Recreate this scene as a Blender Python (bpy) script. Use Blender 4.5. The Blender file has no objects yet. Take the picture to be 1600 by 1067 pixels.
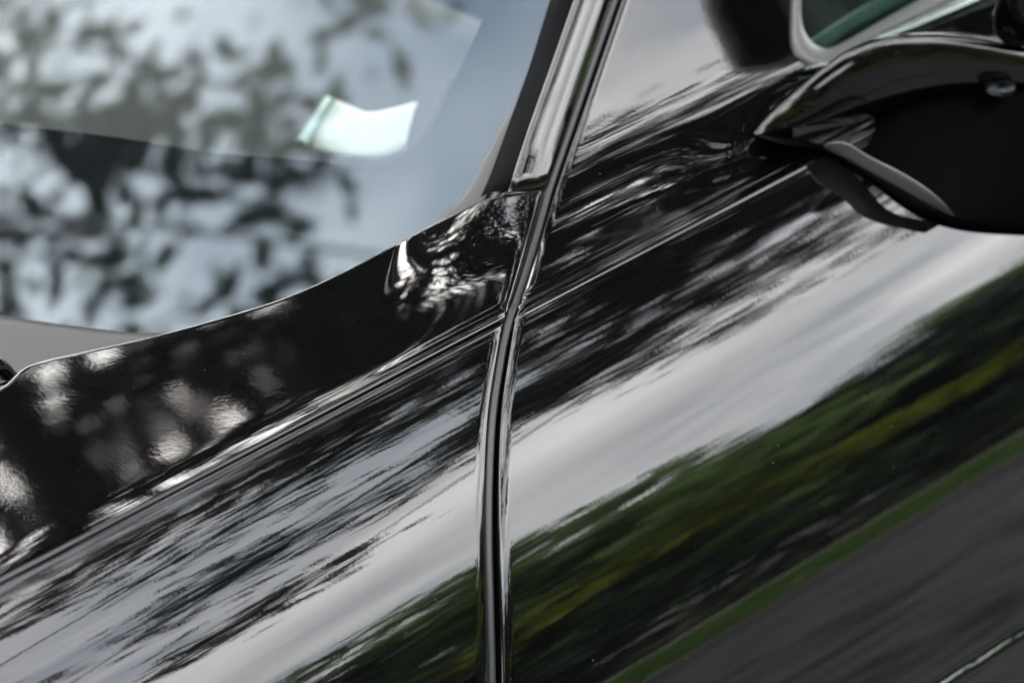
import bpy, math, random
import numpy as np
from mathutils import Vector, Matrix

random.seed(7); RNG = np.random.default_rng(7)
R = math.radians
SC = bpy.context.scene

# ------------------------------------------------------------------ camera
AZ, EL, FOC, DIST = R(45), R(32), 100.0, 1.96
PIV = np.array([0, 0, .95]); PPX = (795, 490)
CF = np.array([math.cos(EL)*math.sin(AZ), math.cos(EL)*math.cos(AZ), -math.sin(EL)])
CR = np.array([math.cos(AZ), -math.sin(AZ), 0.0])
CU = np.cross(CR, CF)
FP = FOC/36*1600
CO = PIV - (CF + CR*(PPX[0]-800)/FP + CU*(533.5-PPX[1])/FP)*DIST
cam = bpy.data.cameras.new('camera'); cam.lens = FOC; cam.sensor_width = 36
camo = bpy.data.objects.new('camera', cam); SC.collection.objects.link(camo)
camo.matrix_world = Matrix(((CR[0], CU[0], -CF[0], CO[0]), (CR[1], CU[1], -CF[1], CO[1]),
                            (CR[2], CU[2], -CF[2], CO[2]), (0, 0, 0, 1)))
cam.clip_start = .05; cam.clip_end = 2000
cam.dof.use_dof = True; cam.dof.focus_distance = 1.94; cam.dof.aperture_fstop = 4.4
SC.camera = camo

# ------------------------------------------------------------------ light
SUN_EL, SUN_AZ = R(40), R(50)
SC.view_settings.view_transform = 'Standard'; SC.view_settings.look = 'None'
SC.view_settings.exposure = 3.3; SC.view_settings.gamma = 1
SC.cycles.use_denoising = True
SC.cycles.max_bounces = 8; SC.cycles.glossy_bounces = 5; SC.cycles.transmission_bounces = 6
SC.cycles.diffuse_bounces = 2; SC.cycles.caustics_refractive = True; SC.cycles.caustics_reflective = False
SC.cycles.sample_clamp_indirect = 12
W = bpy.data.worlds.new('World'); SC.world = W; W.use_nodes = True
nt = W.node_tree; nt.nodes.clear()
def N(nt, typ, **kw):
    n = nt.nodes.new(typ)
    for k, v in kw.items():
        if k == 'inp':
            for a, b in v.items(): n.inputs[a].default_value = b
        else: setattr(n, k, v)
    return n
wo = N(nt, 'ShaderNodeOutputWorld'); bg = N(nt, 'ShaderNodeBackground', inp={'Strength': .1})
sky = N(nt, 'ShaderNodeTexSky', sky_type='NISHITA', sun_disc=False, sun_elevation=SUN_EL, sun_rotation=SUN_AZ)
sky.air_density = 1.0; sky.dust_density = 1.5
tc = N(nt, 'ShaderNodeTexCoord'); sep = N(nt, 'ShaderNodeSeparateXYZ')
nt.links.new(tc.outputs['Generated'], sep.inputs[0])
zz = N(nt, 'ShaderNodeMath', operation='ADD', inp={1: .25}); nt.links.new(sep.outputs[2], zz.inputs[0])
zm = N(nt, 'ShaderNodeMath', operation='MAXIMUM', inp={1: .08}); nt.links.new(zz.outputs[0], zm.inputs[0])
dv = N(nt, 'ShaderNodeVectorMath', operation='DIVIDE'); cb = N(nt, 'ShaderNodeCombineXYZ')
for i in range(3): nt.links.new(zm.outputs[0], cb.inputs[i])
nt.links.new(tc.outputs['Generated'], dv.inputs[0]); nt.links.new(cb.outputs[0], dv.inputs[1])
cn = N(nt, 'ShaderNodeTexNoise', inp={'Scale': 2.1, 'Detail': 5.0, 'Roughness': .52, 'Distortion': .4})
nt.links.new(dv.outputs[0], cn.inputs['Vector'])
cr = N(nt, 'ShaderNodeValToRGB'); cr.color_ramp.elements[0].position = .25; cr.color_ramp.elements[1].position = .50
nt.links.new(cn.outputs[0], cr.inputs[0])
cn2 = N(nt, 'ShaderNodeTexNoise', inp={'Scale': 2.6, 'Detail': 4.0, 'Roughness': .5})
nt.links.new(dv.outputs[0], cn2.inputs['Vector'])
cc = N(nt, 'ShaderNodeValToRGB')
cc.color_ramp.elements[0].position = .36; cc.color_ramp.elements[0].color = (6.2, 6.35, 6.6, 1)
cc.color_ramp.elements[1].position = .66; cc.color_ramp.elements[1].color = (11.8, 11.7, 11.4, 1)
nt.links.new(cn2.outputs[0], cc.inputs[0])
mx = N(nt, 'ShaderNodeMix', data_type='RGBA')
nt.links.new(cr.outputs[0], mx.inputs[0]); nt.links.new(sky.outputs[0], mx.inputs[6]); nt.links.new(cc.outputs[0], mx.inputs[7])
nt.links.new(mx.outputs[2], bg.inputs[0]); nt.links.new(bg.outputs[0], wo.inputs[0])
sl = bpy.data.lights.new('sun', 'SUN'); sl.energy = .5; sl.angle = R(44); sl.color = (1, .95, .88)
so = bpy.data.objects.new('sun', sl); SC.collection.objects.link(so)
_d = Vector((math.sin(SUN_AZ)*math.cos(SUN_EL), math.cos(SUN_AZ)*math.cos(SUN_EL), math.sin(SUN_EL)))
so.rotation_euler = _d.to_track_quat('Z', 'Y').to_euler(); so.location = (0, 0, 12)

# ------------------------------------------------------------------ helpers
def link(o): SC.collection.objects.link(o); return o
def tag(o, label=None, cat=None, group=None, kind=None):
    if label: o['label'] = label
    if cat: o['category'] = cat
    if group: o['group'] = group
    if kind: o['kind'] = kind
    return o
def empty(name, loc=(0, 0, 0)):
    o = bpy.data.objects.new(name, None); o.location = loc; return link(o)
def mesh(name, V, F, mat, parent=None, smooth=True):
    me = bpy.data.meshes.new(name)
    V = np.asarray(V, dtype=float)
    me.from_pydata(V.tolist(), [], F if isinstance(F, list) else F.tolist())
    if smooth: me.polygons.foreach_set('use_smooth', [True]*len(me.polygons))
    me.materials.append(mat); me.update()
    o = bpy.data.objects.new(name, me); link(o)
    if parent is not None:
        o.parent = parent
        p = np.array(parent.matrix_world.translation) if parent.parent is None else None
        loc = Vector((0, 0, 0)); q = parent
        while q is not None: loc += q.location; q = q.parent
        o.location = -loc
    return o
def grid_faces(n, m, wrap=False):
    i = np.arange(n-1)[:, None]; jj = np.arange(m if wrap else m-1)[None, :]
    a = i*m+jj; b = i*m+(jj+1) % m
    f = np.stack([a, b, b+m, a+m], -1).reshape(-1, 4)
    return f
def gridmesh(name, P, mat, parent=None, flip=False, wrap=False):
    n, m = P.shape[:2]; F = grid_faces(n, m, wrap)
    if flip: F = F[:, ::-1]
    return mesh(name, P.reshape(-1, 3), F, mat, parent)
def smoothstep(a, b, x):
    t = np.clip((x-a)/(b-a), 0, 1); return t*t*(3-2*t)
def spl(P, n):
    """Catmull-Rom through the rows of P, n samples, centripetal-ish by chord."""
    P = np.asarray(P, float)
    d = np.r_[0, np.cumsum(np.maximum(1e-9, np.linalg.norm(np.diff(P, axis=0), axis=1))**.5)]
    t = np.linspace(0, d[-1], n)
    m = np.zeros_like(P)
    h = np.diff(d)[:, None]; dl = np.diff(P, axis=0)/h
    m[1:-1] = (dl[:-1]*h[1:]+dl[1:]*h[:-1])/(h[1:]+h[:-1]); m[0] = dl[0]; m[-1] = dl[-1]
    k = np.clip(np.searchsorted(d, t, side='right')-1, 0, len(P)-2)
    u = ((t-d[k])/np.diff(d)[k])[:, None]; hh = np.diff(d)[k][:, None]
    return ((2*u**3-3*u**2+1)*P[k]+(u**3-2*u**2+u)*hh*m[k]+(-2*u**3+3*u**2)*P[k+1]+(u**3-u**2)*hh*m[k+1])
def ray(px, py): return CF + CR*(px-800)/FP + CU*(533.5-py)/FP
def un_y(px, py, y):
    d = ray(px, py); return CO + d*(y-CO[1])/d[1]
def un_plane(px, py, P0, Nn):
    d = ray(px, py); return CO + d*(np.dot(P0-CO, Nn)/np.dot(d, Nn))
def proj(P):
    v = np.asarray(P)-CO; w = v@CF
    return 800+FP*(v@CR)/w, 533.5-FP*(v@CU)/w
def sweep(name, C, Nn, prof, mat, parent, close=True):
    """prof: (m,2) section in (side, normal) axes; C centre line, Nn normals."""
    C = np.asarray(C); T = np.gradient(C, axis=0); T /= np.linalg.norm(T, axis=1)[:, None]
    B = np.cross(T, Nn); B /= np.linalg.norm(B, axis=1)[:, None]; N2 = np.cross(B, T)
    prof = np.asarray(prof)
    P = C[:, None, :] + B[:, None, :]*prof[None, :, :1] + N2[:, None, :]*prof[None, :, 1:]
    o = gridmesh(name, P, mat, parent, wrap=close)
    return o
def ell(a, b, n=20, off=0):
    t = np.linspace(0, 2*math.pi, n, endpoint=False)
    return np.stack([a*np.cos(t), off+b*np.sin(t)], 1)

# ------------------------------------------------------------------ materials
def newmat(name):
    m = bpy.data.materials.new(name); m.use_nodes = True; t = m.node_tree
    return m, t, t.nodes['Principled BSDF']
def lk(t, a, b): t.links.new(a, b)
def noise(t, scale, detail=3, rough=.5, vec=None, dist=0):
    n = N(t, 'ShaderNodeTexNoise', inp={'Scale': scale, 'Detail': detail, 'Roughness': rough, 'Distortion': dist})
    if vec is not None: lk(t, vec, n.inputs['Vector'])
    return n
def ramp(t, src, stops):
    r = N(t, 'ShaderNodeValToRGB'); e = r.color_ramp.elements
    while len(e) < len(stops): e.new(.5)
    for q, (p, c) in zip(e, stops):
        q.position = p; q.color = (c, c, c, 1) if not isinstance(c, tuple) else (*c, 1)
    lk(t, src, r.inputs[0]); return r
def objco(t): return N(t, 'ShaderNodeTexCoord').outputs['Object']

def paint(name, dust=1.0, ripple=1.0):
    m, t, b = newmat(name); co = objco(t)
    b.inputs['Base Color'].default_value = (.006, .006, .007, 1)
    b.inputs['Roughness'].default_value = .42; b.inputs['Metallic'].default_value = 0
    b.inputs['Specular IOR Level'].default_value = .0
    b.inputs['Coat Weight'].default_value = 1; b.inputs['Coat Roughness'].default_value = .028
    b.inputs['Coat IOR'].default_value = 1.56
    # metallic flake: tiny cells with their own tilt
    vo = N(t, 'ShaderNodeTexVoronoi', feature='F1', inp={'Scale': 2200.0}); lk(t, co, vo.inputs['Vector'])
    fl = ramp(t, vo.outputs['Color'], [(.0, (.0004, .0004, .0005)), (.62, (.0007, .0007, .0009)), (.95, (.006, .006, .0075))])
    # dust specks with shapes of their own
    v2 = N(t, 'ShaderNodeTexVoronoi', feature='F1', inp={'Scale': 190.0, 'Randomness': 1.0}); lk(t, co, v2.inputs['Vector'])
    d1 = ramp(t, v2.outputs['Distance'], [(.0, 1.0), (.07, 1.0), (.12, 0.0)])
    s2 = N(t, 'ShaderNodeSeparateColor'); lk(t, v2.outputs['Color'], s2.inputs[0])
    d2 = ramp(t, s2.outputs[0], [(.88, 0.0), (.95, 1.0)])
    mu = N(t, 'ShaderNodeMath', operation='MULTIPLY'); lk(t, d1.outputs[0], mu.inputs[0]); lk(t, d2.outputs[0], mu.inputs[1])
    mu2 = N(t, 'ShaderNodeMath', operation='MULTIPLY', inp={1: .6*dust})
    cl_ = noise(t, 16, 3, .6, co); cq = ramp(t, cl_.outputs[0], [(.46, 0.0), (.60, 1.0)]); mc = N(t, 'ShaderNodeMath', operation='MULTIPLY'); lk(t, mu.outputs[0], mc.inputs[0]); lk(t, cq.outputs[0], mc.inputs[1]); lk(t, mc.outputs[0], mu2.inputs[0])
    mx = N(t, 'ShaderNodeMix', data_type='RGBA', inp={7: (.13, .125, .11, 1)})
    lk(t, mu2.outputs[0], mx.inputs[0]); lk(t, fl.outputs[0], mx.inputs[6]); lk(t, mx.outputs[2], b.inputs['Base Color'])
    cw = N(t, 'ShaderNodeMath', operation='SUBTRACT', inp={0: 1.0}); lk(t, mu2.outputs[0], cw.inputs[1]); lk(t, cw.outputs[0], b.inputs['Coat Weight'])
    # orange peel in the clear coat
    n1 = noise(t, 300, 2, .5, co); n2 = noise(t, 34, 2, .5, co)
    ad = N(t, 'ShaderNodeMath', operation='MULTIPLY_ADD', inp={1: 4.0}); lk(t, n2.outputs[0], ad.inputs[0]); lk(t, n1.outputs[0], ad.inputs[2])
    bp = N(t, 'ShaderNodeBump', inp={'Strength': .014*ripple, 'Distance': .0006}); lk(t, ad.outputs[0], bp.inputs['Height'])
    lk(t, bp.outputs[0], b.inputs['Coat Normal'])
    return m
M_PAINT = paint('black_metallic_paint')
def simple(name, col, rough, spec=.5, grain=0, gscale=900, metal=0, bump=.1):
    m, t, b = newmat(name); co = objco(t)
    b.inputs['Roughness'].default_value = rough; b.inputs['Specular IOR Level'].default_value = spec
    b.inputs['Metallic'].default_value = metal
    n = noise(t, gscale, 3, .6, co)
    lo = tuple(c*(1-grain) for c in col); hi = tuple(c*(1+grain) for c in col)
    r = ramp(t, n.outputs[0], [(.3, lo), (.7, hi)]); lk(t, r.outputs[0], b.inputs['Base Color'])
    bp = N(t, 'ShaderNodeBump', inp={'Strength': bump, 'Distance': .0005}); lk(t, n.outputs[0], bp.inputs['Height'])
    lk(t, bp.outputs[0], b.inputs['Normal'])
    return m
M_RUBBER = simple('weatherstrip_rubber', (.014, .014, .015), .42, .5, .35, 1400, bump=.35)
M_DARK = simple('black_channel', (.003, .003, .003), .7, .2, .2)
M_GLOSS = simple('gloss_black_trim', (.0010, .0010, .0013), .06, .5, 0, 300, bump=.01)
M_COWL = simple('grey_cowl_plastic', (.013, .0125, .012), .5, .5, .2, 700)
M_MATTE = simple('matte_black_plastic', (.0005, .0005, .0008), .5, .01, .3, 1500, bump=.2)
M_FRAME = simple('satin_grey_window_trim', (.05, .05, .05), .35, .5, .12, 900, metal=0)
M_CHROME = simple('bright_belt_trim', (.62, .7, .66), .16, .5, .03, 300, metal=1, bump=.02)
M_DASH = simple('dashboard_vinyl', (.0016, .0024, .0022), .6, .3, .3, 400)
M_CARD = simple('bright_patch_pale', (.46, .46, .44), .5, .4, .05, 200)
def glass(name, tint, rough=0.0):
    m, t, b = newmat(name)
    b.inputs['Base Color'].default_value = (*tint, 1); b.inputs['Roughness'].default_value = rough
    b.inputs['Transmission Weight'].default_value = 1; b.inputs['IOR'].default_value = 1.46; b.inputs['Specular Tint'].default_value = (.80, .89, 1, 1)
    co = objco(t); n = noise(t, 3.5, 1, .5, co)
    bp = N(t, 'ShaderNodeBump', inp={'Strength': .02, 'Distance': .01}); lk(t, n.outputs[0], bp.inputs['Height'])
    lk(t, bp.outputs[0], b.inputs['Normal'])
    return m
M_WS = glass('windscreen_glass', (.86, .94, .92))
M_QG = glass('green_tinted_glass', (.30, .62, .52))
M_FRIT = simple('frit_enamel', (.0075, .0080, .0098), .3, .0, 0, 300, bump=.01)

# ------------------------------------------------------------------ body section
DS = .0005
def tabl(pts, smooth):
    s = np.arange(0, .9, DS); p = np.array(pts)
    t = np.interp(s, p[:, 0], p[:, 1])
    k = int(smooth/DS); w = np.hanning(2*k+3)[1:-1]; w /= w.sum()
    tp = np.r_[2*t[0]-t[k:0:-1], t, np.full(k, t[-1])]
    return np.convolve(tp, w, 'valid')
T_SIDE = tabl([(0, 62), (.02, 60), (.085, 46), (.165, 33), (.28, 20.5), (.40, 11), (.60, 3), (.9, -6)], .03)
T_SIDE = T_SIDE+38*np.exp(-((np.arange(0, .9, DS)-.406)/.0030)**2)+9*(np.arange(0, .9, DS) > .408)+13*np.exp(-(np.arange(0, .9, DS)/.0022)**1.3)-22*np.exp(-((np.arange(0, .9, DS)-.0042)/.0009)**2)-5*np.exp(-((np.arange(0, .9, DS)-.0085)/.0022)**2)
T_DOOR = tabl([(0, 84), (.006, 86), (.040, 82), (.100, 43), (.15, 38), (.35, 35), (.9, 22)], .012)
T_DOOR = T_DOOR-9*np.exp(-(np.arange(0, .9, DS)/.0022)**1.3)+5*np.exp(-((np.arange(0, .9, DS)-.006)/.002)**2)-38*np.exp(-((np.arange(0, .9, DS)-.0035)/.0009)**2)-10*np.exp(-((np.arange(0, .9, DS)-.011)/.0016)**2)
T_HOOD = tabl([(0, 84), (.02, 90), (.09, 88), (.19, 83), (.30, 80), (.9, 79)], .02)
Z0 = .948
S_ARR = np.arange(0, .9, DS)
def cum(tab):
    t = np.radians(tab)
    return np.c_[0*t, np.cumsum(np.sin(t))*DS, np.cumsum(np.cos(t))*DS]
C_SIDE, C_DOOR, C_HOOD = cum(T_SIDE), cum(T_DOOR), cum(T_HOOD)
def lut(tab, s): return np.stack([np.interp(s, S_ARR, tab[:, i]) for i in range(3)], -1)
def crease_y(x): return .05*np.asarray(x)**2*0
def k_side(x): return 1.0 - .12*np.clip(np.asarray(x), -.6, .9)
def S_low(x, s):
    x = np.asarray(x, float); k = k_side(x)
    q = lut(C_SIDE, s*k)/k[..., None]
    return np.stack([x+0*s, crease_y(x)-q[..., 1], Z0-q[..., 2]], -1)
def S_dr(x, s):   # door upper: no bonnet blend, dished round the mirror foot
    x = np.asarray(x, float); q = lut(C_DOOR, s)
    dz = -.0065*np.exp(-((x-.30)/.055)**2-((s-.036)/.022)**2)*smoothstep(0, .03, s); q = q+dz[..., None]*np.array([0, -.35, 1.0])
    return np.stack([x+0*s, crease_y(x)+q[..., 1], Z0+q[..., 2]], -1)
def S_up(x, s):
    x = np.asarray(x, float); w = smoothstep(-.004, .18, np.interp(s, SG_TAB, XG_TAB)-x)[..., None]
    q = lut(C_DOOR, s)*(1-w)+lut(C_HOOD, s)*w
    return np.stack([x+0*s, crease_y(x)+q[..., 1], Z0+q[..., 2]], -1)
def normals(fn, x, s, up):
    e = 2e-4
    a = fn(x+e, s)-fn(x-e, s); b = fn(x, s+e)-fn(x, np.maximum(s-e, 0))
    n = np.cross(a, b)
    n /= np.linalg.norm(n, axis=-1)[..., None]
    sg = np.sign((n*np.array([0, -.7, .7])).sum(-1)); return n*sg[..., None]
# the shut line between fender and door, followed on the section surfaces
GAP = spl([(779, 1400), (776, 1067), (773, 950), (770, 850), (770, 750), (775, 640), (786, 560), (797, 500), (813, 447), (831, 392), (846, 345),
           (860, 300), (876, 255), (896, 200), (931, 100), (966, 0), (1036, -200), (1106, -400)], 500)
def gap_px(py): return np.interp(py, GAP[::-1, 1], GAP[::-1, 0])
def solve_gap(fn, s):
    lo = np.full_like(s, -.5); hi = np.full_like(s, .9)
    for _ in range(40):
        mid = (lo+hi)/2; px, py = proj(fn(mid, s))
        g = px > gap_px(py)
        hi = np.where(g, mid, hi); lo = np.where(g, lo, mid)
    return (lo+hi)/2

SG_TAB = np.linspace(0, .6, 240); XG_TAB = solve_gap(S_dr, SG_TAB)
car = tag(empty('parked_car', (0, 0, 0)), 'glossy black metallic car seen close at the seam between front fender and door', 'car')

def panel(name, fn, srows, xg, side, gap, xfar, up, nx=150, mat=None, parent=car, roll=.010, s_edge=None):
    """Panel from the shut line (x = xg(s)) outward to xfar; edges roll inwards and return as a flange."""
    v = np.linspace(0, 1, nx)**2.2
    X = xg[:, None] + side*gap/2; X = X + (xfar-X)*v[None, :]
    Sg = np.repeat(srows[:, None], nx, 1)
    P = fn(X, Sg); n = normals(fn, X, Sg, up)
    d = np.abs(X - (xg[:, None]+side*gap/2))
    h = -.0010*np.clip(1-d/roll, 0, 1)**2
    r = .0015; dd = np.clip(r-d, 0, r); h -= r-np.sqrt(np.maximum(r*r-dd*dd, 0))
    if s_edge is not None:
        for se, sgn, rr in s_edge:
            de = np.abs(Sg-se); q = np.clip(rr-de, 0, rr); h -= rr-np.sqrt(np.maximum(rr*rr-q*q, 0))
    P = P+n*h[..., None]
    fl = P[:, :1]-n[:, :1]*np.array([.018, .009, .004])[None, :, None]
    P = np.concatenate([fl, P], 1)
    return P
# rows: dense near the crease
s_low = np.r_[np.linspace(0, .012, 24)[:-1], np.linspace(.012, .62, 210)]
s_up = np.r_[np.linspace(0, .012, 24)[:-1], np.linspace(.012, .17, 120)]
xg_low = solve_gap(S_low, s_low); xg_up = solve_gap(S_up, s_up)
G = .0125
ROUND = .004
# front fender (below the crease), its top edge rounded into the bonnet shut line
P = panel('front_fender', S_low, s_low, xg_low, -1, G, -1.0, 0, s_edge=[(0, 1, ROUND)])
gridmesh('front_fender', P, M_PAINT, car)
# bonnet side above the crease
s_h = s_up
# trim the upper edge with the line of the photograph
TOP = spl([(-700, 900), (-300, 700), (0, 603), (35, 572), (62, 561), (120, 548), (240, 521), (340, 494), (440, 463), (540, 419), (640, 366), (710, 331), (760, 308), (810, 297), (862, 292)], 400)
def top_py(px): return np.interp(px, TOP[:, 0], TOP[:, 1])
def solve_top(x):
    lo = np.full_like(x, .01); hi = np.full_like(x, .6)
    for _ in range(40):
        mid = (lo+hi)/2; px, py = proj(S_up(x, mid)); g = py < top_py(px)
        hi = np.where(g, mid, hi); lo = np.where(g, lo, mid)
    return (lo+hi)/2
def corner():
    # s where shut line meets the top line
    lo, hi = .03, .17
    for _ in range(40):
        m = (lo+hi)/2; x = solve_gap(S_up, np.array([m])); px, py = proj(S_up(x, np.array([m])))
        if py[0] < 293: hi = m
        else: lo = m
    return m
s_c = corner(); x_c = solve_gap(S_up, np.array([s_c]))[0]
print('corner', s_c, x_c)
nxh, nsh = 170, 110
vv = np.linspace(0, 1, nxh)**1.8
ts = np.r_[np.linspace(0, .06, 24)[:-1], np.linspace(.06, 1, nsh-23)]
XH = np.zeros((nsh, nxh)); SH = np.zeros((nsh, nxh))
x_end = -1.0
for j, v in enumerate(vv):
    # column j: goes from crease to top edge, x sheared to follow the shut line
    s0 = 0
    xb = solve_gap(S_up, np.array([0.0]))[0]-G/2; xt = x_c-G/2
    x_top = xt+(x_end-xt)*v
    st = solve_top(np.array([x_top]))[0] if v > 0 else s_c
    st = min(st, .42)
    ss = ts*st
    if j == 0: st0 = st
    XG = solve_gap(S_up, ts*s_c)-G/2
    XH[:, j] = XG*(1-v)+x_end*v if True else 0
    SH[:, j] = ss
# refine top row so that it follows the drawn line exactly at each column's own x
for j in range(1, nxh):
    st = min(solve_top(np.array([XH[-1, j]]))[0], .42); SH[:, j] = ts*st
SH[:, 0] = ts*s_c
PH = S_up(XH, SH); nH = normals(S_up, XH, SH, 1)
d = np.abs(XH-XH[:, :1]); h = -.0010*np.clip(1-d/.010, 0, 1)**2
dd = np.clip(.0015-d, 0, .0015); h -= .0015-np.sqrt(np.maximum(.0015**2-dd**2, 0))
for de, rr in ((SH, .003), (SH[-1:]-SH, .0035)):
    q = np.clip(rr-de, 0, rr); h -= rr-np.sqrt(np.maximum(rr*rr-q*q, 0))
PH = PH+nH*h[..., None]
PH = np.concatenate([PH[:, :1]-nH[:, :1]*np.array([.018, .009, .004])[None, :, None], PH], 1)
nH2 = np.concatenate([nH[:, :1]]*3+[nH], 1)
lower = PH[:1]-nH2[:1]*np.array([.016, .006])[:, None, None]
upper = PH[-1:]-nH2[-1:]*np.array([.004, .012, .03])[:, None, None]
PH = np.concatenate([lower, PH, upper], 0)
gridmesh('bonnet', PH, M_PAINT, car, flip=True)

# door: one skin running over the crease
s_dlow = s_low; s_dup = np.r_[np.linspace(0, .012, 24)[:-1], np.linspace(.012, .80, 260)]
xg_dup = solve_gap(S_up, s_dup)
Pl = panel('door', S_low, s_dlow, xg_low, 1, G, 1.15, 0)
Pu = panel('door', S_dr, s_dup, xg_dup, 1, G, 1.15, 1)
Pd = np.concatenate([Pu[:0:-1], Pl], 0)
door = empty('door'); door.parent = car
DOOR_P = Pd

# seal in the shut line
def line_on(fn, s, n=None):
    x = solve_gap(fn, s); P = fn(x, s); nn = normals(fn, x, s, 0); return P, nn
A1, n1 = line_on(S_low, np.linspace(.62, .0, 160)); A2, n2 = line_on(S_dr, np.linspace(.004, s_c, 60)); A3, n3 = line_on(S_dr, np.linspace(s_c+.003, .42, 90))
GC = np.concatenate([A1, A2, A3]); GN = np.concatenate([n1, n2, n3])
k = np.hanning(17); k /= k.sum()
def sm(A):
    return np.stack([np.convolve(np.r_[np.full(8, A[0, i]), A[:, i], np.full(8, A[-1, i])], k, 'valid') for i in range(3)], 1)
GNs = sm(GN)
sweep('door_seal', GC-GNs*.0066, GNs, ell(.0036, .0036), M_RUBBER, car)
sweep('jamb_channel', GC-GNs*.017, GNs, [(-.02, 0), (.02, 0), (.02, -.003), (-.02, -.003)], M_DARK, car)

# ------------------------------------------------------------------ pieces placed on the door and windscreen surfaces
def newton(fn, px, py, u0, v0, e=1e-4):
    px = np.asarray(px, float); py = np.asarray(py, float); u = np.full(px.shape, float(u0)); v = np.full(px.shape, float(v0))
    for _ in range(25):
        a, b = proj(fn(u, v)); a1, b1 = proj(fn(u+e, v)); a2, b2 = proj(fn(u, v+e))
        J11, J21, J12, J22 = (a1-a)/e, (b1-b)/e, (a2-a)/e, (b2-b)/e
        D = J11*J22-J12*J21; D = np.where(abs(D) < 1e-6, 1e-6, D); ra, rb = px-a, py-b
        u = u+np.clip((J22*ra-J12*rb)/D, -.05, .05); v = v+np.clip((-J21*ra+J11*rb)/D, -.05, .05)
    return u, v
def S_dx(x, s):  # door upper, extended linearly past its ends
    return S_dr(x, np.clip(s, 0, .88))
def nrm(fn, u, v, ref):
    e = 3e-4; n = np.cross(fn(u+e, v)-fn(u-e, v), fn(u, v+e)-fn(u, v-e)); n /= np.linalg.norm(n, axis=-1)[..., None]
    return n*np.sign(n@np.array(ref))[..., None]
OUTW = (0, -.7, .7)
def S_lowx(x, s): return S_low(x, np.clip(s, 0, .88))
def on_door(px, py, off=0):
    u, v = newton(S_dx, px, py, .35, .12); return S_dx(u, v)+nrm(S_dx, u, v, OUTW)*off
def loft(name, A, Bc, mat, parent, m=8, bulge=0, nrmv=None, skirt=0, n=None):
    """surface between two equally sampled 3D curves, arched along nrmv, its two long edges folded back by skirt."""
    t = np.linspace(0, 1, m)[None, :, None]
    P = A[:, None]*(1-t)+Bc[:, None]*t
    nv = np.asarray(nrmv)[:, None] if np.ndim(nrmv) == 2 else np.asarray(nrmv)[None, None]
    P = P+nv*bulge*(np.sqrt(np.clip(1-(2*t-1)**2, 0, 1)))
    if skirt: P = np.concatenate([P[:, :1]-nv*skirt, P, P[:, -1:]-nv*skirt], 1)
    F = grid_faces(*P.shape[:2])
    c = P[len(P)//2, P.shape[1]//2]; f = F[len(F)//2]; Q = P.reshape(-1, 3)
    fn_ = np.cross(Q[f[1]]-Q[f[0]], Q[f[3]]-Q[f[0]]); rf = nv.reshape(-1, 3)[0]
    if fn_@rf < 0: F = F[:, ::-1]
    return mesh(name, Q, F, mat, parent)
def pin(px, py, poly):
    inside = np.zeros(px.shape, bool); n = len(poly)
    for i in range(n):
        x1, y1 = poly[i]; x2, y2 = poly[(i+1) % n]
        c = ((y1 > py) != (y2 > py)) & (px < (x2-x1)*(py-y1)/((y2-y1) if y2 != y1 else 1e-9)+x1); inside ^= c
    return inside

# quarter window opening in the door
inner = spl([(1268, -160), (1256, -40), (1250, 20), (1257, 52), (1274, 72), (1296, 76), (1322, 65), (1380, 32), (1440, -2), (1620, -104), (1800, -206)], 90)
outer = spl([(1250, -160), (1240, -40), (1236, 30), (1239, 78), (1256, 98), (1285, 106), (1330, 84), (1396, 48), (1500, -8), (1660, -98), (1836, -196)], 90)
mid = (inner+outer)/2
hole = np.concatenate([mid, [(1800, -420), (1330, -420)]])
n_, m_ = DOOR_P.shape[:2]; F = grid_faces(n_, m_); cx, cy = proj(DOOR_P.reshape(-1, 3)[F].mean(1))
F = F[~pin(cx, cy, hole)]
mesh('door_skin', DOOR_P.reshape(-1, 3), F, M_PAINT, door)
Ao, Ai = on_door(outer[:, 0], outer[:, 1], .0022), on_door(inner[:, 0], inner[:, 1], .0010)
qw = empty('quarter_window'); qw.parent = door
def frame_n(): return np.array([0, -.75, .66])
loft('window_trim', Ao, Ai, M_FRAME, qw, 10, .0022, frame_n(), .008)
gi = on_door(inner[:, 0], inner[:, 1], -.003)
top_l = gi[0]; top_r = gi[-1]; tt = np.linspace(0, 1, len(gi))[:, None]
far = top_l*(1-tt)+top_r*tt+np.array([.0, .0, .0])
loft('quarter_glass', gi, far, M_QG, qw, 12, 0, frame_n())
M_STREAK = simple('glass_streak_pale', (.05, .055, .05), .5, .3, .2, 300)  # pale strips added inside to imitate green streaks reflected in the glass
for (p0, p1, w_) in (((1262, 78), (1470, -46), 13), ((1290, 92), (1500, -34), 5)):
    a_ = spl([(p0[0], p0[1]-w_), ((p0[0]+p1[0])/2, (p0[1]+p1[1])/2-w_-3), (p1[0], p1[1]-w_*1.6)], 20); b_ = spl([(p0[0], p0[1]+w_), ((p0[0]+p1[0])/2, (p0[1]+p1[1])/2+w_-3), (p1[0], p1[1]+w_*1.6)], 20)
    loft('glass_streak_strip', on_door(a_[:, 0], a_[:, 1], -.030), on_door(b_[:, 0], b_[:, 1], -.030), M_STREAK, door, 8, .004, frame_n(), .01)
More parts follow.
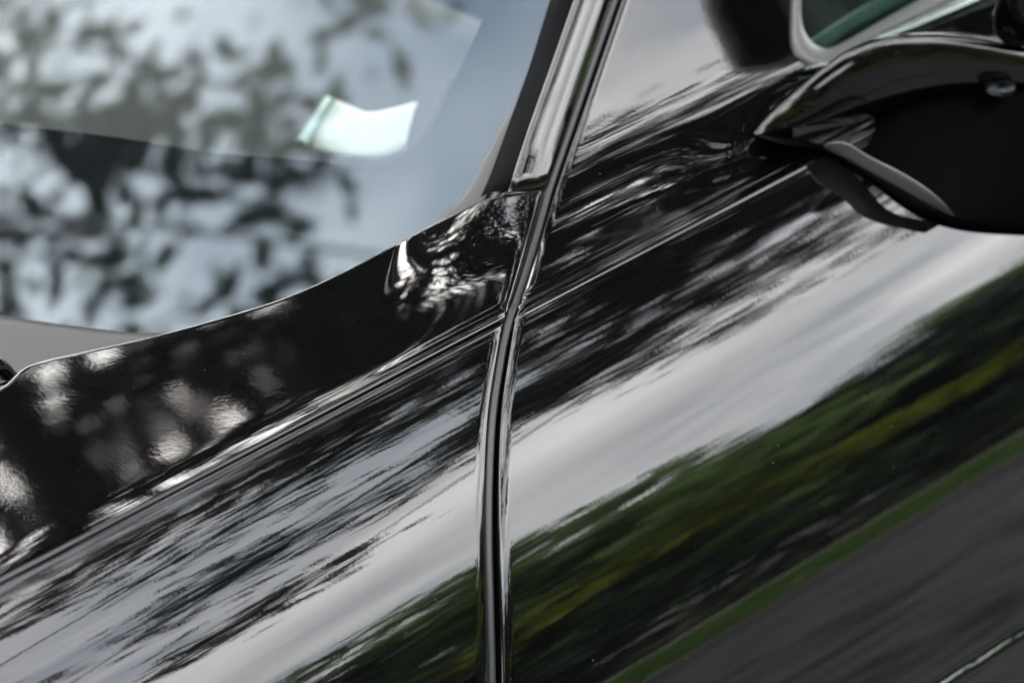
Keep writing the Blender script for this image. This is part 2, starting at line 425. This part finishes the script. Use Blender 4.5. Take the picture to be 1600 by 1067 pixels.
# bright belt strip and dark side glass above the mirror arm
b_up = spl([(1250, 112), (1300, 98), (1350, 66), (1420, 32), (1500, -6), (1620, -72)], 40); b_lo = spl([(1252, 115), (1304, 104), (1352, 76), (1430, 49), (1545, 0), (1680, -58)], 40)
loft('belt_strip', on_door(b_up[:, 0], b_up[:, 1], .004), on_door(b_lo[:, 0], b_lo[:, 1], .0045), M_CHROME, door, 8, .003, frame_n(), .006)
c_lo = spl([(1300, 112), (1352, 84), (1430, 62), (1560, 70), (1700, 60)], 40)
loft('mirror_sail_panel', on_door(b_lo[:, 0], b_lo[:, 1], .002), on_door(c_lo[:, 0], c_lo[:, 1], .003), M_GLOSS, door, 8, .001, frame_n(), .004)

# A pillar, seal and windscreen
PY = np.linspace(300, -520, 60)
def ygap(py):
    gx, gy = proj(A3); return np.interp(py, gy[::-1], A3[::-1, 1])
gx, gy = proj(A3); lin = np.polyfit(gy[10:], A3[10:, 1], 1)
yg = np.where(PY < gy[-1]+20, np.polyval(lin, PY), np.interp(PY, gy[::-1], A3[::-1, 1]))
def pl(tab): t = np.array(tab); return np.interp(PY, t[::-1, 1], t[::-1, 0])
def unl(px, off): return np.array([un_y(a, b, c+off) for a, b, c in zip(px, PY, yg)])
E0 = unl(pl([(853, 300), (872, 246), (890, 193), (923, 95), (956, 0), (1141, -520)]), .002)
E1 = unl(pl([(795, 300), (805, 267), (827, 200), (863, 100), (898, 0), (1083, -520)]), .0085)
E2 = unl(pl([(767, 300), (782, 267), (806, 200), (842, 100), (873, 0), (1050, -520)]), .036)
E2s = unl(pl([(767, 300), (782, 267), (806, 200), (842, 100), (873, 0), (1050, -520)]), .024)
Dp = (E1[-1]-E1[8]); Dp /= np.linalg.norm(Dp)
print('pillar dir', Dp.round(3), E1[8].round(3))
Hl = np.array([-.50, .85, .0]); Hl -= Dp*(Hl@Dp); Hl /= np.linalg.norm(Hl)
Nw = np.cross(Dp, Hl); Nw *= np.sign(Nw[2])
print('H', Hl.round(3), 'N', Nw.round(3))
outn = np.array([0, -.78, .62])
E2w = E2.copy()
def rowlift(P, a): return P+outn*a
pil = loft('a_pillar', E0, E1, M_PAINT, car, 24, .0028, outn, .012)
sealp = loft('windscreen_seal', E1-outn*.001, E2s-outn*.002, M_MATTE, car, 12, .0022, outn, .012)
P0 = E2[np.argmin(abs(PY-100))]-Nw*.004; RW = 7.0
def S_ws(a, b):
    a = np.asarray(a, float)[..., None]; b = np.asarray(b, float)[..., None]
    th = b/RW
    lat = RW*np.sin(th); dep = RW*(1-np.cos(th))
    th2 = a/4.5
    return P0+Dp*a-Nw*(a*a/18.0)+Hl*lat-Nw*dep
def on_ws(px, py, off=0):
    u, v = newton(S_ws, px, py, 0, .25); return S_ws(u, v)+nrm(S_ws, u, v, Nw)*off
Mws_ = 0
ag, bg_ = np.meshgrid(np.linspace(-.55, 1.0, 60), np.linspace(-.03, 1.62, 70), indexing='ij')
Pw = S_ws(ag, bg_); Pwb = Pw-Nw*.0045
ws = empty('windscreen'); ws.parent = car
V = np.concatenate([Pw.reshape(-1, 3), Pwb.reshape(-1, 3)]); Fw = grid_faces(60, 70); k = 60*70
bd = [i*70 for i in range(60)]+[59*70+j for j in range(1, 70)]+[i*70+69 for i in range(58, -1, -1)]+[j for j in range(68, 0, -1)]
Fs = [(bd[i], bd[(i+1) % len(bd)], bd[(i+1) % len(bd)]+k, bd[i]+k) for i in range(len(bd))]
f0 = Fw[0]; nn = np.cross(V[f0[1]]-V[f0[0]], V[f0[3]]-V[f0[0]])
up_ = nn@Nw > 0
FF = (Fw if up_ else Fw[:, ::-1]).tolist()+((Fw+k)[:, ::-1] if up_ else Fw+k).tolist()+[tuple(f) if not up_ else tuple(f[::-1]) for f in Fs]
mesh('windscreen_glass', V, FF, M_WS, ws)
fr_in = spl([(-500, 150), (-200, 170), (0, 190), (200, 214), (330, 235), (465, 246), (570, 257), (620, 250), (660, 217), (705, 130), (752, 30), (800, -80), (960, -450)], 200)
fr_out = spl([(-500, 900), (-200, 760), (0, 640), (200, 620), (330, 600), (465, 560), (560, 480), (640, 420), (720, 360), (760, 300), (838, 110), (880, 0), (1060, -480)], 200)
FI = on_ws(fr_in[:, 0], fr_in[:, 1], -.0052); FO = on_ws(fr_out[:, 0], fr_out[:, 1], -.0052)
loft('frit_band', FI, FO, M_FRIT, ws, 10, 0, Nw)
V, F = [], []
dts = spl(fr_in[::4].tolist(), 520); dts = dts[(dts[:, 0] > 560) & (dts[:, 1] > 120)]
tn = np.gradient(dts, axis=0); tn /= np.linalg.norm(tn, axis=1)[:, None]; nn2 = np.stack([tn[:, 1], -tn[:, 0]], 1)
for r_, (o_, rad) in enumerate(((1.5, 2.8), (6, 1.8))):
    q = dts[r_ % 2::2]+nn2[r_ % 2::2]*o_
    C = on_ws(q[:, 0], q[:, 1], -.0053)
    for c in C:
        b0 = len(V)
        for a in np.linspace(0, 2*math.pi, 8, endpoint=False): V.append(c+(Dp*math.cos(a)+Hl*math.sin(a))*rad*.00048)
        F.append(tuple(range(b0, b0+8)))
tag(mesh('frit_dots', V, F, M_FRIT, ws, False), kind='stuff')
# grey cowl skirt round the lower corner of the glass
g_in = spl([(-400, 500), (-150, 487), (0, 495), (100, 509), (240, 522), (400, 505), (540, 450), (640, 385), (696, 335), (722, 312), (783, 200), (836, 105), (868, 10), (905, -95)], 160)
g_out = spl([(-400, 660), (-150, 640), (0, 640), (100, 640), (240, 640), (420, 600), (580, 520), (680, 440), (740, 370), (768, 300), (806, 200), (842, 104), (873, 6), (909, -98)], 160)
GI = on_ws(g_in[:, 0], g_in[:, 1], .0022); GO = on_ws(g_out[:, 0], g_out[:, 1], .004)
loft('cowl_panel', GI, GO, M_COWL, car, 12, .0015, Nw, .004)
# dark corner of a wiper arm cover at the left edge
wc = np.array([un_y(-8, 590, .30)])[0]
wp = spl([un_y(-90, 640, .26), un_y(-40, 585, .27), un_y(-5, 572, .28), un_y(14, 592, .28), un_y(8, 640, .27), un_y(-30, 700, .26)], 30)
sweep('wiper_arm', wp, np.tile(np.array([0, 0, 1.0]), (30, 1)), ell(.008, .006, 14), M_GLOSS, car)

# cabin behind the glass
def quadm(name, pts, mat, par, smooth=False): return mesh(name, pts, [(0, 1, 2, 3)], mat, par, smooth)
dx = np.linspace(-.75, .62, 30); dy = np.linspace(.10, 1.75, 30); XX, YY = np.meshgrid(dx, dy, indexing='ij')
ZZ = .835+0*XX-.10*np.exp(-((YY-.35)/.3)**2)*0-.35*smoothstep(.5, .62, XX)
gridmesh('dashboard', np.stack([XX, YY, ZZ], -1), M_DASH, car)
V, F = [], []; box_pts = (-.8, 2.2, .10, 1.80, .30, .80)
x0, x1, y0, y1, z0, z1 = box_pts
V = [(x0, y0, z0), (x1, y0, z0), (x1, y1, z0), (x0, y1, z0), (x0, y0, z1), (x1, y0, z1), (x1, y1, z1), (x0, y1, z1), (x1+.1, y0+.12, 1.25), (x1+.1, y1-.12, 1.25)]
F = [(0, 1, 2, 3), (0, 4, 5, 1), (2, 6, 7, 3), (3, 7, 4, 0), (1, 5, 6, 2), (5, 8, 9, 6)]
mesh('cabin_tub', V, F, M_DARK, car, False)
rp = E1[-1]; Hs = Hl*1.0
q = S_ws(np.full(20, 1.0), np.linspace(-.02, 1.6, 20))
rr = [q+np.array([0, 0, 0.002])]
for dxr, dz in ((.04, .012), (.12, .03), (.3, .05), (.7, .05), (1.2, .0)): rr.append(q+np.array([dxr, 0, dz]))
gridmesh('roof', np.stack(rr), M_PAINT, car)

# made-up pale card standing in for a bright patch seen through the windscreen
def on_dash(px, py, z=.853):
    P = []
    for a, b in zip(px, py):
        d = ray(a, b); t = (z-CO[2])/d[2]; P.append(CO+d*t)
    return np.array(P)
ctop = spl([(512, 152), (538, 163), (574, 177), (612, 172), (652, 161)], 24); cbot = spl([(478, 225), (515, 235), (560, 242), (604, 242), (634, 230)], 24)
card = tag(empty('bright_patch_card', tuple(on_dash([560], [240], .853)[0])), 'made-up pale card on the dashboard, standing in for a bright patch in the windscreen', 'card')
loft('sheet', on_dash(ctop[:, 0], ctop[:, 1], .862), on_dash(cbot[:, 0], cbot[:, 1], .855), M_CARD, card, 8, .002, (0, 0, 1), .003)
M_CARDG = simple('bright_patch_green', (.10, .18, .15), .5, .4, .05, 200)
fa = spl([(508, 152), (485, 190), (465, 219)], 10); fb = spl([(524, 158), (500, 192), (482, 228)], 10)
loft('bright_patch_edge', on_dash(fa[:, 0], fa[:, 1], .857), on_dash(fb[:, 0], fb[:, 1], .864), M_CARDG, card, 5, .001, (0, 0, 1), .003)

# ------------------------------------------------------------------ door mirror
mir = empty('door_mirror'); mir.parent = car
tp = spl([(1176, 208), (1205, 178), (1245, 143), (1290, 106), (1335, 77), (1385, 60), (1450, 54), (1520, 58), (1600, 72), (1700, 92)], 70)
bt = spl([(1180, 213), (1215, 217), (1258, 219), (1310, 208), (1350, 190), (1400, 168), (1450, 151), (1510, 140), (1600, 136), (1700, 140)], 70)
yt = np.interp(tp[:, 0], [1176, 1250, 1350, 1450, 1600, 1700], [.046, .038, .014, -.012, -.055, -.085])
yb = np.interp(bt[:, 0], [1180, 1250, 1350, 1450, 1600, 1700], [.042, .032, .012, -.014, -.057, -.088])
k9 = np.ones(9)/9
yt = np.convolve(np.pad(yt, 4, 'edge'), k9, 'valid'); yb = np.convolve(np.pad(yb, 4, 'edge'), k9, 'valid')
TT = np.array([un_y(a, b, c) for (a, b), c in zip(tp, yt)]); BB = np.array([un_y(a, b, c) for (a, b), c in zip(bt, yb)])
cen = (TT+BB)/2; ax = (TT-BB)/2
back = np.array([.62, .35, -.2])
wd = np.interp(np.linspace(0, 1, 70), [0, .12, .4, 1], [.15, .6, 1, 1])[:, None]*.015
th = np.linspace(0, 2*math.pi, 40, endpoint=False)
front = np.cross(np.gradient(cen, axis=0), ax); front /= np.linalg.norm(front, axis=1)[:, None]; front *= np.sign(front@(-CF))[:, None]
fwd = np.sign(np.sin(th))*abs(np.sin(th))**.95
Pm = cen[:, None]+ax[:, None]*np.cos(th)[None, :, None]+front[:, None]*(wd*np.where(fwd > 0, fwd*.75, fwd*1.2)[None, :])[..., None]
gridmesh('mirror_arm', Pm, M_GLOSS, mir, wrap=True)
# foot: matte underside below the arm
ft = spl([(1182, 211), (1225, 214), (1270, 214), (1320, 203), (1360, 184), (1410, 160), (1460, 146), (1520, 138), (1610, 134), (1720, 138)], 60)
fbm = spl([(1186, 214), (1225, 226), (1288, 236), (1335, 262), (1375, 288), (1420, 322), (1460, 343), (1510, 357), (1600, 365), (1720, 366)], 60)
fy = np.interp(ft[:, 0], [1180, 1250, 1350, 1450, 1600, 1720], [.040, .034, .012, -.014, -.058, -.090])
_x, _s = newton(S_lowx, fbm[:, 0], fbm[:, 1], .35, .05); gy_ = np.minimum(S_lowx(_x, _s)[:, 1]-.002, np.interp(fbm[:, 0], [1186, 1225, 1290, 1375], [.034, .022, -.006, 9]))
FT = np.array([un_y(a, b, c) for (a, b), c in zip(ft, fy)]); FB = np.array([un_y(a, b, c) for (a, b), c in zip(fbm, gy_)])
loft('mirror_foot', FT, FB, M_MATTE, mir, 14, .004, -CF, .006)
bu = spl([(1292, 224), (1318, 222), (1360, 245), (1410, 270), (1450, 296), (1475, 318), (1491, 336)], 40); bl = spl([(1290, 232), (1322, 247), (1360, 268), (1405, 292), (1440, 312), (1470, 328), (1490, 338)], 40)
by = np.interp(bu[:, 0], fbm[:, 0], gy_)-.006
loft('foot_lip_reflection', np.array([un_y(a, b, c) for (a, b), c in zip(bu, by)]), np.array([un_y(a, b, c) for (a, b), c in zip(bl, by+.006)]), M_FRAME, mir, 8, .003, -CF, .004)  # grey strip stands in for sky reflected on the foot's lower lip
# housing: rounded body above the outer end of the arm
hc = np.array([.81, -.13, 1.21]); hr = np.array([.13, .09, .095])
u_, v_ = np.meshgrid(np.linspace(-math.pi/2, math.pi/2, 40), np.linspace(0, 2*math.pi, 60, endpoint=False), indexing='ij')
sp = lambda a, e: np.sign(a)*abs(a)**e
Ph = np.stack([hr[0]*sp(np.cos(u_), .7)*sp(np.cos(v_), .8), hr[1]*sp(np.cos(u_), .7)*sp(np.sin(v_), .8), hr[2]*sp(np.sin(u_), .7)], -1)+hc
gridmesh('mirror_housing', Ph, M_GLOSS, mir, wrap=True)
nk = np.array([un_y(1600, 74, -.06), un_y(1592, 40, -.065), un_y(1604, -10, -.075), un_y(1640, -80, -.095)]); nk = spl(nk, 20)
nkc = nk.mean(0)
P_ = []
for q, c in enumerate(nk):
    f_ = math.sqrt(max(0, 1-((q-9.5)/9.6)**2))**.5
    P_.append([c+(CR*math.cos(a)*.021+CF*math.sin(a)*.016)*f_ for a in np.linspace(0, 2*math.pi, 30, endpoint=False)])
gridmesh('housing_neck', np.array(P_), M_GLOSS, mir, wrap=True)
lc = un_y(1562, 138, -.056)
Pl_ = np.stack([.014*np.cos(u_)*np.cos(v_), .012*np.cos(u_)*np.sin(v_), .007*np.sin(u_)], -1)+lc
gridmesh('puddle_lamp', Pl_, simple('lamp_lens', (.02, .022, .024), .3, .5, .5, 160, metal=1, bump=1.0), mir, wrap=True)

# ------------------------------------------------------------------ surroundings
def plain(name, lo, hi, rough, scale, detail=5, bump=.3, bd=.01, spec=.3):
    m, t, b = newmat(name); co = objco(t); n = noise(t, scale, detail, .6, co)
    r = ramp(t, n.outputs[0], [(.3, lo), (.7, hi)]); lk(t, r.outputs[0], b.inputs['Base Color'])
    b.inputs['Roughness'].default_value = rough; b.inputs['Specular IOR Level'].default_value = spec
    bp = N(t, 'ShaderNodeBump', inp={'Strength': bump, 'Distance': bd}); lk(t, n.outputs[0], bp.inputs['Height']); lk(t, bp.outputs[0], b.inputs['Normal'])
    return m
M_ASPH = plain('asphalt', (.055, .055, .058), (.10, .10, .105), .85, 6)
def asphalt_streaks():
    t = M_ASPH.node_tree; b = t.nodes['Principled BSDF']; src = b.inputs['Base Color'].links[0].from_socket
    mp = N(t, 'ShaderNodeMapping', inp={'Scale': (.8, 2.0, 1), 'Rotation': (0, 0, .5)}); lk(t, objco(t), mp.inputs[0])
    n = noise(t, 1.5, 4, .55, mp.outputs[0], 2.6); r = ramp(t, n.outputs[0], [(.38, .30), (.52, 1.15)])  # darker wavy streaks over the base colour
    m = N(t, 'ShaderNodeMix', data_type='RGBA', blend_type='MULTIPLY', inp={0: 1.0}); lk(t, src, m.inputs[6]); lk(t, r.outputs[0], m.inputs[7]); lk(t, m.outputs[2], b.inputs['Base Color'])
asphalt_streaks()
M_SOIL = plain('soil', (.05, .045, .025), (.075, .07, .04), .9, 3)
M_KERB = plain('kerb_stone', (.09, .09, .085), (.14, .135, .13), .8, 8)
M_PATH = plain('path_paving', (.20, .19, .18), (.30, .29, .27), .8, 4)
M_BARK = plain('bark', (.035, .026, .018), (.09, .07, .05), .9, 12, bump=.8, bd=.03)
def leafmat(name, lo, hi):
    m, t, b = newmat(name); gi = N(t, 'ShaderNodeNewGeometry')
    r = ramp(t, gi.outputs['Random Per Island'], [(.1, lo), (.9, hi)])
    lk(t, r.outputs[0], b.inputs['Base Color']); b.inputs['Roughness'].default_value = .55; b.inputs['Specular IOR Level'].default_value = .3
    tr = N(t, 'ShaderNodeBsdfTranslucent'); mx = N(t, 'ShaderNodeMixShader', inp={0: .3})
    lk(t, r.outputs[0], tr.inputs[0]); lk(t, b.outputs[0], mx.inputs[1]); lk(t, tr.outputs[0], mx.inputs[2])
    lk(t, mx.outputs[0], t.nodes['Material Output'].inputs[0])
    return m
M_LEAF = leafmat('leaves_green', (.10, .17, .045), (.19, .30, .08))
M_LEAFD = leafmat('leaves_dark', (.018, .035, .014), (.035, .06, .022))
M_LEAFY = leafmat('leaves_yellow_green', (.28, .34, .035), (.44, .50, .06))
M_GRASS = leafmat('grass_green', (.07, .14, .025), (.12, .21, .04))

def box(V, F, x0, x1, y0, y1, z0, z1):
    b = len(V); V += [(x, y, z) for z in (z0, z1) for y in (y0, y1) for x in (x0, x1)]
    F += [(b+0, b+2, b+3, b+1), (b+4, b+5, b+7, b+6), (b+0, b+1, b+5, b+4), (b+2, b+6, b+7, b+3), (b+0, b+4, b+6, b+2), (b+1, b+3, b+7, b+5)]
def strip(name, x0, x1, y0, y1, z, mat, kind='structure'):
    V = [(x0, y0, z), (x1, y0, z), (x1, y1, z), (x0, y1, z)]
    return tag(mesh(name, V, [(0, 1, 2, 3)], mat, None, False), kind=kind)
ROAD_Y = (-5.1, 2.2)
strip('ground', -600, 600, -600, 600, 0, M_SOIL)
strip('road', -300, 300, ROAD_Y[0], ROAD_Y[1], .006, M_ASPH)
for (y0, y1, nm) in ((ROAD_Y[0]-.15, ROAD_Y[0], 'kerb'), (ROAD_Y[1], ROAD_Y[1]+.15, 'kerb')):
    V, F = [], []; box(V, F, -300, 300, y0, y1, -.1, .13); tag(mesh(nm, V, F, M_KERB, None, False), kind='structure')
strip('pavement', -300, 300, ROAD_Y[1]+.15, 5.0, .115, M_PATH)
strip('verge', -300, 300, -9.6, ROAD_Y[0]-.15, .10, M_SOIL)
strip('footpath', -300, 300, -10.6, -9.6, .12, M_PATH)

def leaves(name, C, size, mat, parent, kind='stuff', sizes=None):
    """C (n,3) centres -> folded leaf blades (4 verts, 2 tris) with random tilt."""
    n = len(C); a = RNG.normal(size=(n, 3)); a /= np.linalg.norm(a, axis=1)[:, None]
    b = np.cross(a, RNG.normal(size=(n, 3))); b /= np.linalg.norm(b, axis=1)[:, None]; c = np.cross(a, b)
    s = (size*RNG.uniform(.6, 1.35, n))[:, None] if sizes is None else sizes[:, None]
    V = np.stack([C-a*s, C+b*s*.45+c*s*.12, C+a*s, C-b*s*.45+c*s*.12], 1).reshape(-1, 3)
    i = np.arange(n)[:, None]*4
    F = np.concatenate([i+np.array([[0, 1, 2]]), i+np.array([[0, 2, 3]])], 0)
    me = bpy.data.meshes.new(name); me.vertices.add(len(V)); me.vertices.foreach_set('co', V.ravel())
    me.loops.add(F.size); me.loops.foreach_set('vertex_index', F.ravel())
    me.polygons.add(len(F)); me.polygons.foreach_set('loop_start', np.arange(0, F.size, 3)); me.materials.append(mat)
    me.update(calc_edges=True); me.validate()
    o = link(bpy.data.objects.new(name, me))
    if parent is not None: o.parent = parent; o.location = -parent.location
    if kind: o['kind'] = kind
    return o
def tube(V, F, P, Rr, n=8):
    P = np.asarray(P, float); T = np.gradient(P, axis=0); T /= np.linalg.norm(T, axis=1)[:, None]
    ref = np.array([.3, .2, 1.0]) if abs(T[0][2]) < .9 else np.array([1.0, .1, 0])
    B = np.cross(T, ref); B /= np.linalg.norm(B, axis=1)[:, None]; Q = np.cross(T, B)
    t = np.linspace(0, 2*math.pi, n, endpoint=False)
    b0 = len(V); X = P[:, None]+(B[:, None]*np.cos(t)[None, :, None]+Q[:, None]*np.sin(t)[None, :, None])*np.asarray(Rr)[:, None, None]
    V += X.reshape(-1, 3).tolist(); F += [tuple(int(q)+b0 for q in f) for f in grid_faces(len(P), n, True)]
def tree(loc, top, cc, rad, nclump, per, csize, lsize, mat, label, group, trunk_r=.16, seed=1, keep=None, hollow=.45, limbs=None):
    """trunk from loc to the crown centre cc; clumps fill an ellipsoid of radii rad, denser towards its rim."""
    global RNG
    RNG = np.random.default_rng(seed)
    loc = np.array(loc, float); cc = np.array(cc, float); rad = np.array(rad, float)
    root = tag(empty('tree', loc), label, 'tree', group)
    d = RNG.normal(size=(nclump*3, 3)); d /= np.linalg.norm(d, axis=1)[:, None]
    rr = (hollow**3+(1-hollow**3)*RNG.random(nclump*3))**(1/3) if hollow else RNG.random(nclump*3)**.5*1.2
    rr *= 1+.3*np.sin(d[:, 0]*5+seed)*np.cos(d[:, 1]*4+seed*2)
    cl = cc+d*rr[:, None]*rad
    if keep is not None: cl = cl[keep(cl)]
    cl = cl[:nclump]
    V, F = [], []
    mid = (loc+cc)/2+np.array([.15, -.1, 0]); TP = spl([loc, loc+(0, 0, .8), mid, cc], 12)
    tube(V, F, TP, np.linspace(trunk_r*1.25, trunk_r*.45, 12), 12)
    mesh('trunk', V, F, M_BARK, root)
    V, F = [], []
    for k in RNG.choice(len(cl), min(len(cl), 70 if limbs is None else limbs), replace=False):
        st = TP[RNG.integers(6, 12)]; m = (st+cl[k])/2+RNG.normal(size=3)*.25
        pts = spl([st, m, cl[k]], 8); r0 = trunk_r*RNG.uniform(.12, .38); tube(V, F, pts, np.linspace(r0, .012, 8), 5)
    for k in range(len(cl)):
        if RNG.random() < .5:
            st = cl[k]; e = st+RNG.normal(size=3)*csize*1.1; tube(V, F, [st, (st+e)/2+RNG.normal(size=3)*.04, e], [.014, .009, .004], 4)
    tag(mesh('branches', V, F, M_BARK, root), kind='stuff')
    n = per*len(cl); C = np.repeat(cl, per, 0)+RNG.normal(size=(n, 3))*csize*np.array([1, 1, .55])
    leaves('foliage', C, lsize, mat, root)
    return root
# canopy over the car; gaps() cuts openings so bright sky patches reflect in the paint
def sky_gaps(C):
    k = np.ones(len(C), bool); o = np.array([-.1, .03, .95])
    for az, el, r in ((43, 39.5, .50), (38.8, 40.5, .36), (53, 48, .30), (47, 46, .28), (36, 47, .3), (33, 39, .25), (28, 41, .36), (21, 45, .34), (31, 36, .22)):
        d = np.array([math.cos(R(el))*math.cos(R(az)), math.cos(R(el))*math.sin(R(az)), math.sin(R(el))])
        v = C-o; k &= np.linalg.norm(v-np.outer(v@d, d), axis=1) > r
    o = np.array([-.28, .09, .95])
    for az, el, r in ((51.5, 47, .40), (48.3, 43, .40), (50, 40, .26), (46.5, 42, .40), (45.3, 37.5, .46)):
        d = np.array([math.cos(R(el))*math.cos(R(az)), math.cos(R(el))*math.sin(R(az)), math.sin(R(el))])
        v = C-o; k &= np.linalg.norm(v-np.outer(v@d, d), axis=1) > r
    o = np.array([.22, .04, .95])
    for az, el, r in ((30, 40, .55), (24, 46, .42), (35, 37, .42), (17, 52, .42)):
        d = np.array([math.cos(R(el))*math.cos(R(az)), math.cos(R(el))*math.sin(R(az)), math.sin(R(el))])
        v = C-o; k &= np.linalg.norm(v-np.outer(v@d, d), axis=1) > r
    v = C-np.array([-.42, .09, .95]); a = np.degrees(np.arctan2(v[:, 1], v[:, 0])); e = np.degrees(np.arctan2(v[:, 2], np.hypot(v[:, 0], v[:, 1])))
    return k & ~((a > 50.6) & (a < 60) & (e < 47) & (e > 27))
tree((4.2, 6.4, .1), 0, (5.6, 4.9, 5.6), (3.2, 3.1, 1.5), 380, 100, .28, .09, M_LEAFD, 'broad dense tree on the pavement side standing beyond the bonnet', 'trees over the car', .22, 11, hollow=.0, keep=sky_gaps)
tree((-3.6, 6.4, .1), 0, (-2.0, 3.2, 8.6), (3.3, 3.6, .8), 58, 36, .20, .115, M_LEAFD, 'thin tree reflected as blurred branches in the windscreen', 'trees over the car', .06, 12, hollow=.0, limbs=12)
tree((8.2, 5.6, .1), 0, (5.0, -1.0, 6.8), (4.0, 4.2, 1.4), 150, 80, .26, .10, M_LEAFD, 'broad tree on the pavement behind the car reaching over the door', 'trees over the car', .22, 13, hollow=.0, keep=sky_gaps)
tree((9.6, 7.6, .1), 0, (5.3, 3.0, 7.0), (3.0, 2.1, 1.1), 80, 90, .26, .09, M_LEAFD, 'dense tree added between the pavement trees to darken reflections by the shut line of the door', 'trees over the car', .2, 14, hollow=.0, keep=sky_gaps)  # added out of view to darken what the bonnet reflects here
tree((-6.5, -7.2, .1), 0, (-4.6, -4.2, 5.6), (3.4, 3.4, 2.4), 230, 70, .30, .11, M_LEAFD, 'broad tree added on the grass verge ahead of the car to darken edge reflections', 'trees on the verge', .2, 15, hollow=.0)  # this tree and the next two are added so panel edges reflect less sky
tree((-.6, -8.4, .1), 0, (-1.4, -8.2, 5.4), (2.6, 2.6, 2.6), 200, 70, .30, .11, M_LEAF, 'lone round tree added on the grass verge across from the shut line to darken edge reflections', 'trees on the verge', .18, 16, hollow=.0)
tree((-7.6, 4.0, .1), 0, (-6.2, .6, 6.2), (3.0, 3.6, 2.2), 200, 70, .30, .11, M_LEAFD, 'broad tree added on the pavement far ahead of the car to darken edge reflections', 'trees over the car', .2, 17, hollow=.0)
tree((2.6, 8.4, .1), 0, (2.9, 3.3, 7.3), (1.9, 1.9, .9), 75, 80, .26, .085, M_LEAFD, 'slender tree added at the back of the pavement to darken the bonnet corner reflection', 'trees over the car', .14, 18, hollow=.0)  # added crown covers bright sky in the bonnet corner's reflection
# row across the road
for i, (x, y, h, r, m) in enumerate([(-6, -17, 7.5, 3.4, 'd'), (0, -18, 8.5, 3.8, 'g'), (6, -16.5, 8, 3.6, 'd'), (11.5, -17.5, 9.0, 3.8, 'g'), (17, -17, 8.2, 3.6, 'd'), (23, -18, 9.5, 4.2, 'g'), (30, -17, 9, 4.2, 'd'), (38, -18, 9.5, 4.6, 'g'), (47, -18, 9.5, 5, 'd')]):
    tree((x, y, .05), 0, (x, y, h*.56), (r, r*.8, h*.46), 150, 60, .5, .26, M_LEAF if m == 'g' else M_LEAFD,
         ['dark tree', 'mid green tree'][m == 'g']+' in the row across the road, '+['leftmost', 'second from the left', 'third from the left', 'fourth from the left', 'fifth from the left', 'sixth from the left', 'seventh from the left', 'eighth from the left', 'rightmost'][i]+' in the row', 'trees across the road', .2, 30+i, hollow=.35)
def hedge(name, label, x0, x1, y, dep, h, n, lsize, mat, seed, z0=0):
    global RNG
    RNG = np.random.default_rng(seed); root = tag(empty(name, (x0, y, 0)), label, 'hedge')
    C = np.stack([RNG.uniform(x0, x1, n), y+RNG.uniform(-dep, dep, n), z0+(h-z0)*RNG.random(n)**.8], 1)
    C[:, 2] *= .9+.13*np.sin(C[:, 0]*.9+1)*np.sin(C[:, 0]*.37)
    leaves('foliage', C, lsize, mat, root)
hedge('hedge', 'dark overgrown hedge below the trees across the road', -12, 55, -14.6, .9, 2.6, 30000, .17, M_LEAFD, 60)
hedge('hedge', 'yellow green hedge crown standing behind the dark hedge', -12, 55, -14.9, .35, 4.7, 7000, .2, M_LEAFY, 61, 3.7)
n = 60000; RNG = np.random.default_rng(5)
Cg = np.stack([RNG.uniform(-10, 26, n), RNG.uniform(-9.55, ROAD_Y[0]-.2, n), .1+.05*RNG.random(n)], 1)
leaves('grass', Cg, .055, M_GRASS, None)
